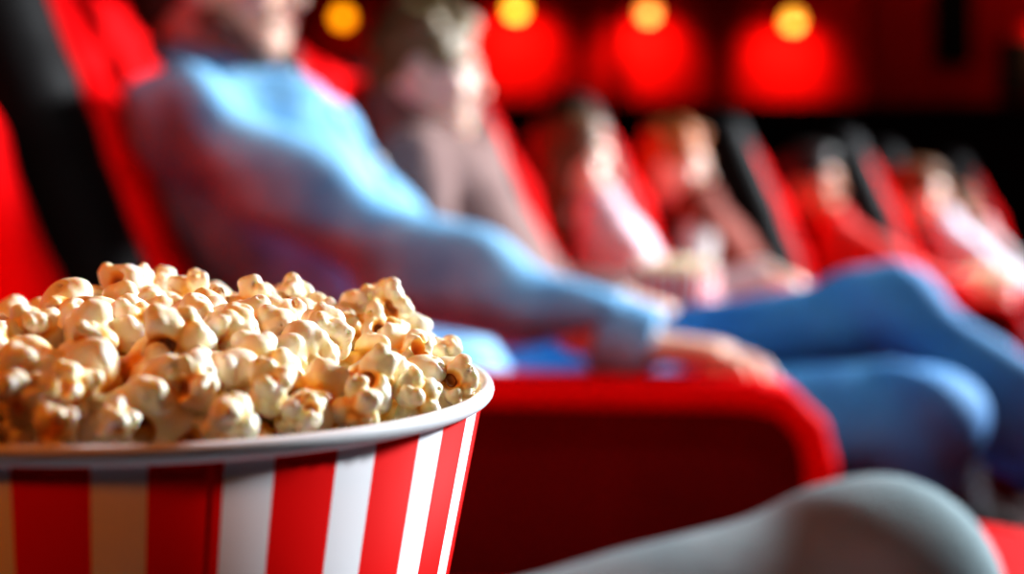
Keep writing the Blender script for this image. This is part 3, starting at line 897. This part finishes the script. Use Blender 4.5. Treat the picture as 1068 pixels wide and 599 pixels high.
# the rest of the heap, layer by layer
cnt = 0
for layer, (dz, gap, want) in enumerate(((-.0026, .0158, 130), (-.0150, .0172, 60))):
    here = []; tries = 0
    while len(here) < want and tries < 9000:
        tries += 1
        r = .1085 * math.sqrt(RNG.uniform()); a = RNG.uniform(0, 2 * math.pi)
        u, v = r * math.cos(a), r * math.sin(a)
        l = np.array([u, v, heap(u, v) + dz + RNG.uniform(-.002, .002)])
        P = BC + BROT @ l
        if any(np.linalg.norm(P - q) < gap for q in here): continue
        if any(np.linalg.norm(P - q) < .0122 for q, _ in placed[:nl]): continue
        size = RNG.uniform(.0212, .0278)
        if math.hypot(u, v) + size * (.40 if layer == 0 else .58) > .1135 + min(0, l[2]) * BT * 1.5:
            continue
        here.append(P)
        front = v < -.02
        if layer == 0:
            if v > .045: lab = 'popcorn piece on the far slope of the heap, behind the ridge'
            elif u > .035: lab = 'popcorn piece filling the right slope between the named larger pieces'
            elif v < -.055: lab = 'blurred popcorn piece filling the near slope above the front rim'
            else: lab = 'popcorn piece filling the middle of the heap between larger pieces'
        else: lab = 'popcorn piece buried under the top layer of the heap'
        fc = None
        if RNG.uniform() < .75:
            fc = tuple(unit(np.array([RNG.normal() * .6, RNG.normal() * .6, -1.0])))
        elif RNG.uniform() < .6:
            fc = tuple(unit(np.array([RNG.normal() * .5, -1.0, .4])))
        piece(P, size, lab, GRP + (' - ' + lab.split(',')[0]), face=fc); cnt += 1
# a bed of crumbs deeper down closes the gaps between pieces
S = Sculpt((-.125, -.125, -.06), (.125, .125, .03), .0028)
rg = np.random.default_rng(3)
for i in range(420):
    r = .098 * math.sqrt(rg.uniform()); a = rg.uniform(0, 6.283)
    u, v = r * math.cos(a), r * math.sin(a)
    S.ell((u, v, heap(u, v) - .0225 + rg.uniform(-.003, .002)), (.0075, .0075, .0065), None, .001)
me = S.mesh(relax=0)
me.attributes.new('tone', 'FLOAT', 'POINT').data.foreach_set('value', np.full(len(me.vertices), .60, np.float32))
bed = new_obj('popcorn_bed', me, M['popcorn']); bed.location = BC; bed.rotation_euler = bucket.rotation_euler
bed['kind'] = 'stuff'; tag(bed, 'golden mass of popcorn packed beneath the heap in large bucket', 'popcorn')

# --- the two buckets further along the row
def far_bucket(P, s, lab, grp, tilt, n=26):
    b = copy_tree(bucket); b.location = P; b.scale = (s, s, s); b.rotation_euler = (tilt, 0, random.uniform(0, .4))
    tag(b, lab, 'popcorn bucket')
    R = np.array(b.rotation_euler.to_matrix())
    for i in range(n):
        r = (BR - .014) * s * math.sqrt((i + .5) / n); a = i * 2.39996
        l = np.array([r * math.cos(a), r * math.sin(a), .014 * (1 - (r / (BR * s)) ** 2)])
        piece(np.asarray(P) + R @ l, RNG.uniform(.019, .025), 'popcorn piece in ' + grp, 'popcorn in ' + grp)
    S = Sculpt((-.12,) * 3, (.12,) * 3, .006)
    S.ell((0, 0, -.03), ((BR - .012) * s, (BR - .012) * s, .035), None, .001); S.ripple(.003, 300, 2)
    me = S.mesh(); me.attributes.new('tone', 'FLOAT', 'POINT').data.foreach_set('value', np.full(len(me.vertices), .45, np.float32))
    o = new_obj('popcorn_bed', me, M['popcorn']); o.location = P; o.rotation_euler = b.rotation_euler
    o['kind'] = 'stuff'; tag(o, 'golden popcorn packed inside ' + grp, 'popcorn')
far_bucket(FB1, .70, 'small striped popcorn bucket on the lap of person in brown sweater', "the bucket on the brown-sweatered person's lap", 0.05)
far_bucket(FB2, .74, 'striped popcorn bucket at far right on lap of person in red', "the bucket held by the person in red", 0.05)

# ------------------------------------------------------------------ the auditorium
def struct(name, lo, hi, m, bev=0):
    o = new_obj(name, box_mesh(lo, hi, bev), m); o['kind'] = 'structure'; return o
struct('floor', (-2.6, -3.2, -.1), (9.2, 8.0, 0), M['carpet'])
struct('ceiling', (-2.6, -3.2, 3.6), (9.2, 8.0, 3.7), M['ceiling'])
struct('wall_back', (-2.6, -3.2, 0), (-2.5, 8.0, 3.6), M['wall_black'])
struct('wall_near', (-2.6, -3.2, 0), (9.2, -3.1, 3.6), M['wall_black'])
struct('wall_screen', (9.1, -3.2, 0), (9.2, 8.0, 3.6), M['wall_black'])
WY = 7.2
struct('wall_far', (-2.6, WY, 0), (9.2, WY + .1, 3.6), M['wall_red'])
struct('trim_1', (-2.5, WY - .10, 0), (9.1, WY, 1.50), M['wall_black'])            # dark dado
struct('trim_2', (-2.5, WY - .14, 1.50), (9.1, WY, 1.57), M['wall_black'])         # dado rail
struct('trim_3', (-2.5, WY - .05, 2.35), (9.1, WY, 2.52), M['wall_black'])
k = 4
for x0, x1 in ((-.30, -.22), (.62, .70), (1.18, 1.26), (2.05, 2.13)):
    struct('trim_%d' % k, (x0, WY - .06, 1.57), (x1, WY, 2.35), M['wall_dim'], .01); k += 1
struct('trim_%d' % k, (2.13, WY - .05, 1.57), (3.4, WY, 2.35), M['wall_dim'], .01); k += 1
for x0, x1, z0, z1 in ((2.40, 2.62, 1.80, 2.32), (2.78, 3.05, 1.62, 1.95)):
    struct('trim_%d' % k, (x0, WY - .08, z0), (x1, WY - .04, z1), M['black'], .01); k += 1
# cinema screen
scr = empty('cinema_screen', (8.9, 2.4, 0)); tag(scr, 'large pale cinema screen the audience is facing', 'screen')
new_obj('screen_surface', box_mesh((0, -3.2, .8), (.03, 3.2, 3.3)), M['screen'], scr)
new_obj('screen_frame', box_mesh((.03, -3.35, .65), (.10, 3.35, 3.45), .02), M['black'], scr)

# wall lamps: warm globes with a pool of light on the red wall
def lamp(px, py, col, strength, watts, lab, grp=None):
    p = at(px, py, WY - .22)
    r = empty('wall_lamp', (p[0], WY, p[2])); tag(r, lab, 'wall lamp', grp)
    g = new_obj('globe', uv_sphere((0, -.20, 0), .050, 24, 14), globe_mat('globe_' + str(px), col, strength), r)
    new_obj('bracket', box_mesh((-.010, -.20, .046), (.010, -.06, .062), .003), M['brass'], r)
    new_obj('wall_plate', box_mesh((-.035, -.062, .0), (.035, -.05, .11), .004), M['brass'], r)
    if watts > 0:
        L = bpy.data.lights.new('lamp_light', 'SPOT'); L.energy = watts; L.color = (1, .42, .2); L.shadow_soft_size = .04
        L.spot_size = 118 * D2R; L.spot_blend = 1
        lo = bpy.data.objects.new('lamp_light', L); COL.objects.link(lo)
        lo.location = (p[0], WY - .26, p[2] - .06)
        lo.rotation_euler = Vector((0, .9, -.45)).to_track_quat('-Z', 'Y').to_euler()
lamp(358, 19, (1, .33, .004), 3.2, 0.3, 'amber globe wall lamp farthest left, above the man in denim')
lamp(538, 10, (1, .52, .02), 3.4, 17, 'bright yellow globe wall lamp right of the fair-haired head')
lamp(676, 13, (1, .31, .05), 3.2, 17, 'orange globe wall lamp above the ginger-haired child')
lamp(1120, 18, (1, .42, .035), 3.2, 30, 'amber globe wall lamp added beyond the right edge to light the wall')  # extra lamp out of view, added to lift the dim right wall
lamp(826, 22, (1, .42, .035), 3.2, 17, 'amber globe wall lamp farthest right, above the person in red')

# ------------------------------------------------------------------ light
def area(name, loc, target, size, e, col, sy=None):
    L = bpy.data.lights.new(name, 'AREA'); L.energy = e; L.color = col; L.size = size
    if sy: L.shape = 'RECTANGLE'; L.size_y = sy
    o = bpy.data.objects.new(name, L); COL.objects.link(o); o.location = loc
    o.rotation_euler = (Vector(target) - Vector(loc)).to_track_quat('-Z', 'Y').to_euler()
    return o
k = area('screen_light', (5.1, 4.35, 3.2), (.1, 1.7, .7), 1.6, 450, (.88, .95, 1.0), 1.2)
k.data.spread = 95 * D2R
area('popcorn_fill', (-.46, .20, 1.32), (-.12, .42, .72), .16, 1.8, (1, .22, .010))  # added orange fill for the shaded sides of the popcorn, no fixture there
def spot(name, loc, target, w, ang, col, blend=.6, size=.12):
    L = bpy.data.lights.new(name, 'SPOT'); L.energy = w; L.color = col; L.spot_size = ang * D2R; L.spot_blend = blend
    L.shadow_soft_size = size
    o = bpy.data.objects.new(name, L); COL.objects.link(o); o.location = loc
    o.rotation_euler = (Vector(target) - Vector(loc)).to_track_quat('-Z', 'Y').to_euler()
spot('sleeve_fill', (1.05, .25, 3.3), (-.03, 1.60, .78), 125, 30, (.90, .96, 1.0))  # added cool fill that brightens the denim sleeve, not a real fitting
w = bpy.data.worlds.new('dark_hall'); scene.world = w; w.use_nodes = True
w.node_tree.nodes['Background'].inputs['Color'].default_value = (.02, .006, .005, 1)
w.node_tree.nodes['Background'].inputs['Strength'].default_value = .12

spot('far_row_fill', (2.3, 1.5, 3.4), (.95, 3.4, .85), 110, 44, (1, .95, .92))  # invented fill spot to brighten the faces of the far sitters
spot('right_wall_fill', (2.9, 5.9, 3.4), (2.75, 7.2, 2.0), 26, 80, (1, .45, .3))  # unseen spot added to redden and brighten the right of the far wall
spot('heap_top_fill', (.02, .02, 2.6), (-.11, .42, .74), 13, 10, (1, .36, .04), .8, .05)  # narrow warm fill added over the popcorn heap, no such lamp in the hall

# ------------------------------------------------------------------ camera
cam = bpy.data.cameras.new('camera'); co = bpy.data.objects.new('camera', cam); COL.objects.link(co)
co.location = (0, 0, CAMZ); co.rotation_euler = (math.pi / 2 - PITCH, 0, 0)
cam.sensor_width = 36.0; cam.lens = FPX / 1068 * 36.0; cam.clip_start = .02
cam.dof.use_dof = True; cam.dof.focus_distance = .385; cam.dof.aperture_fstop = cam.lens / 1000 / .0106
cam.dof.aperture_blades = 0
scene.camera = co
scene.view_settings.view_transform = 'Standard'; scene.view_settings.look = 'None'
try: scene.view_settings.look = 'Medium High Contrast'
except Exception: pass

scene.view_settings.exposure = 0; scene.view_settings.gamma = 1
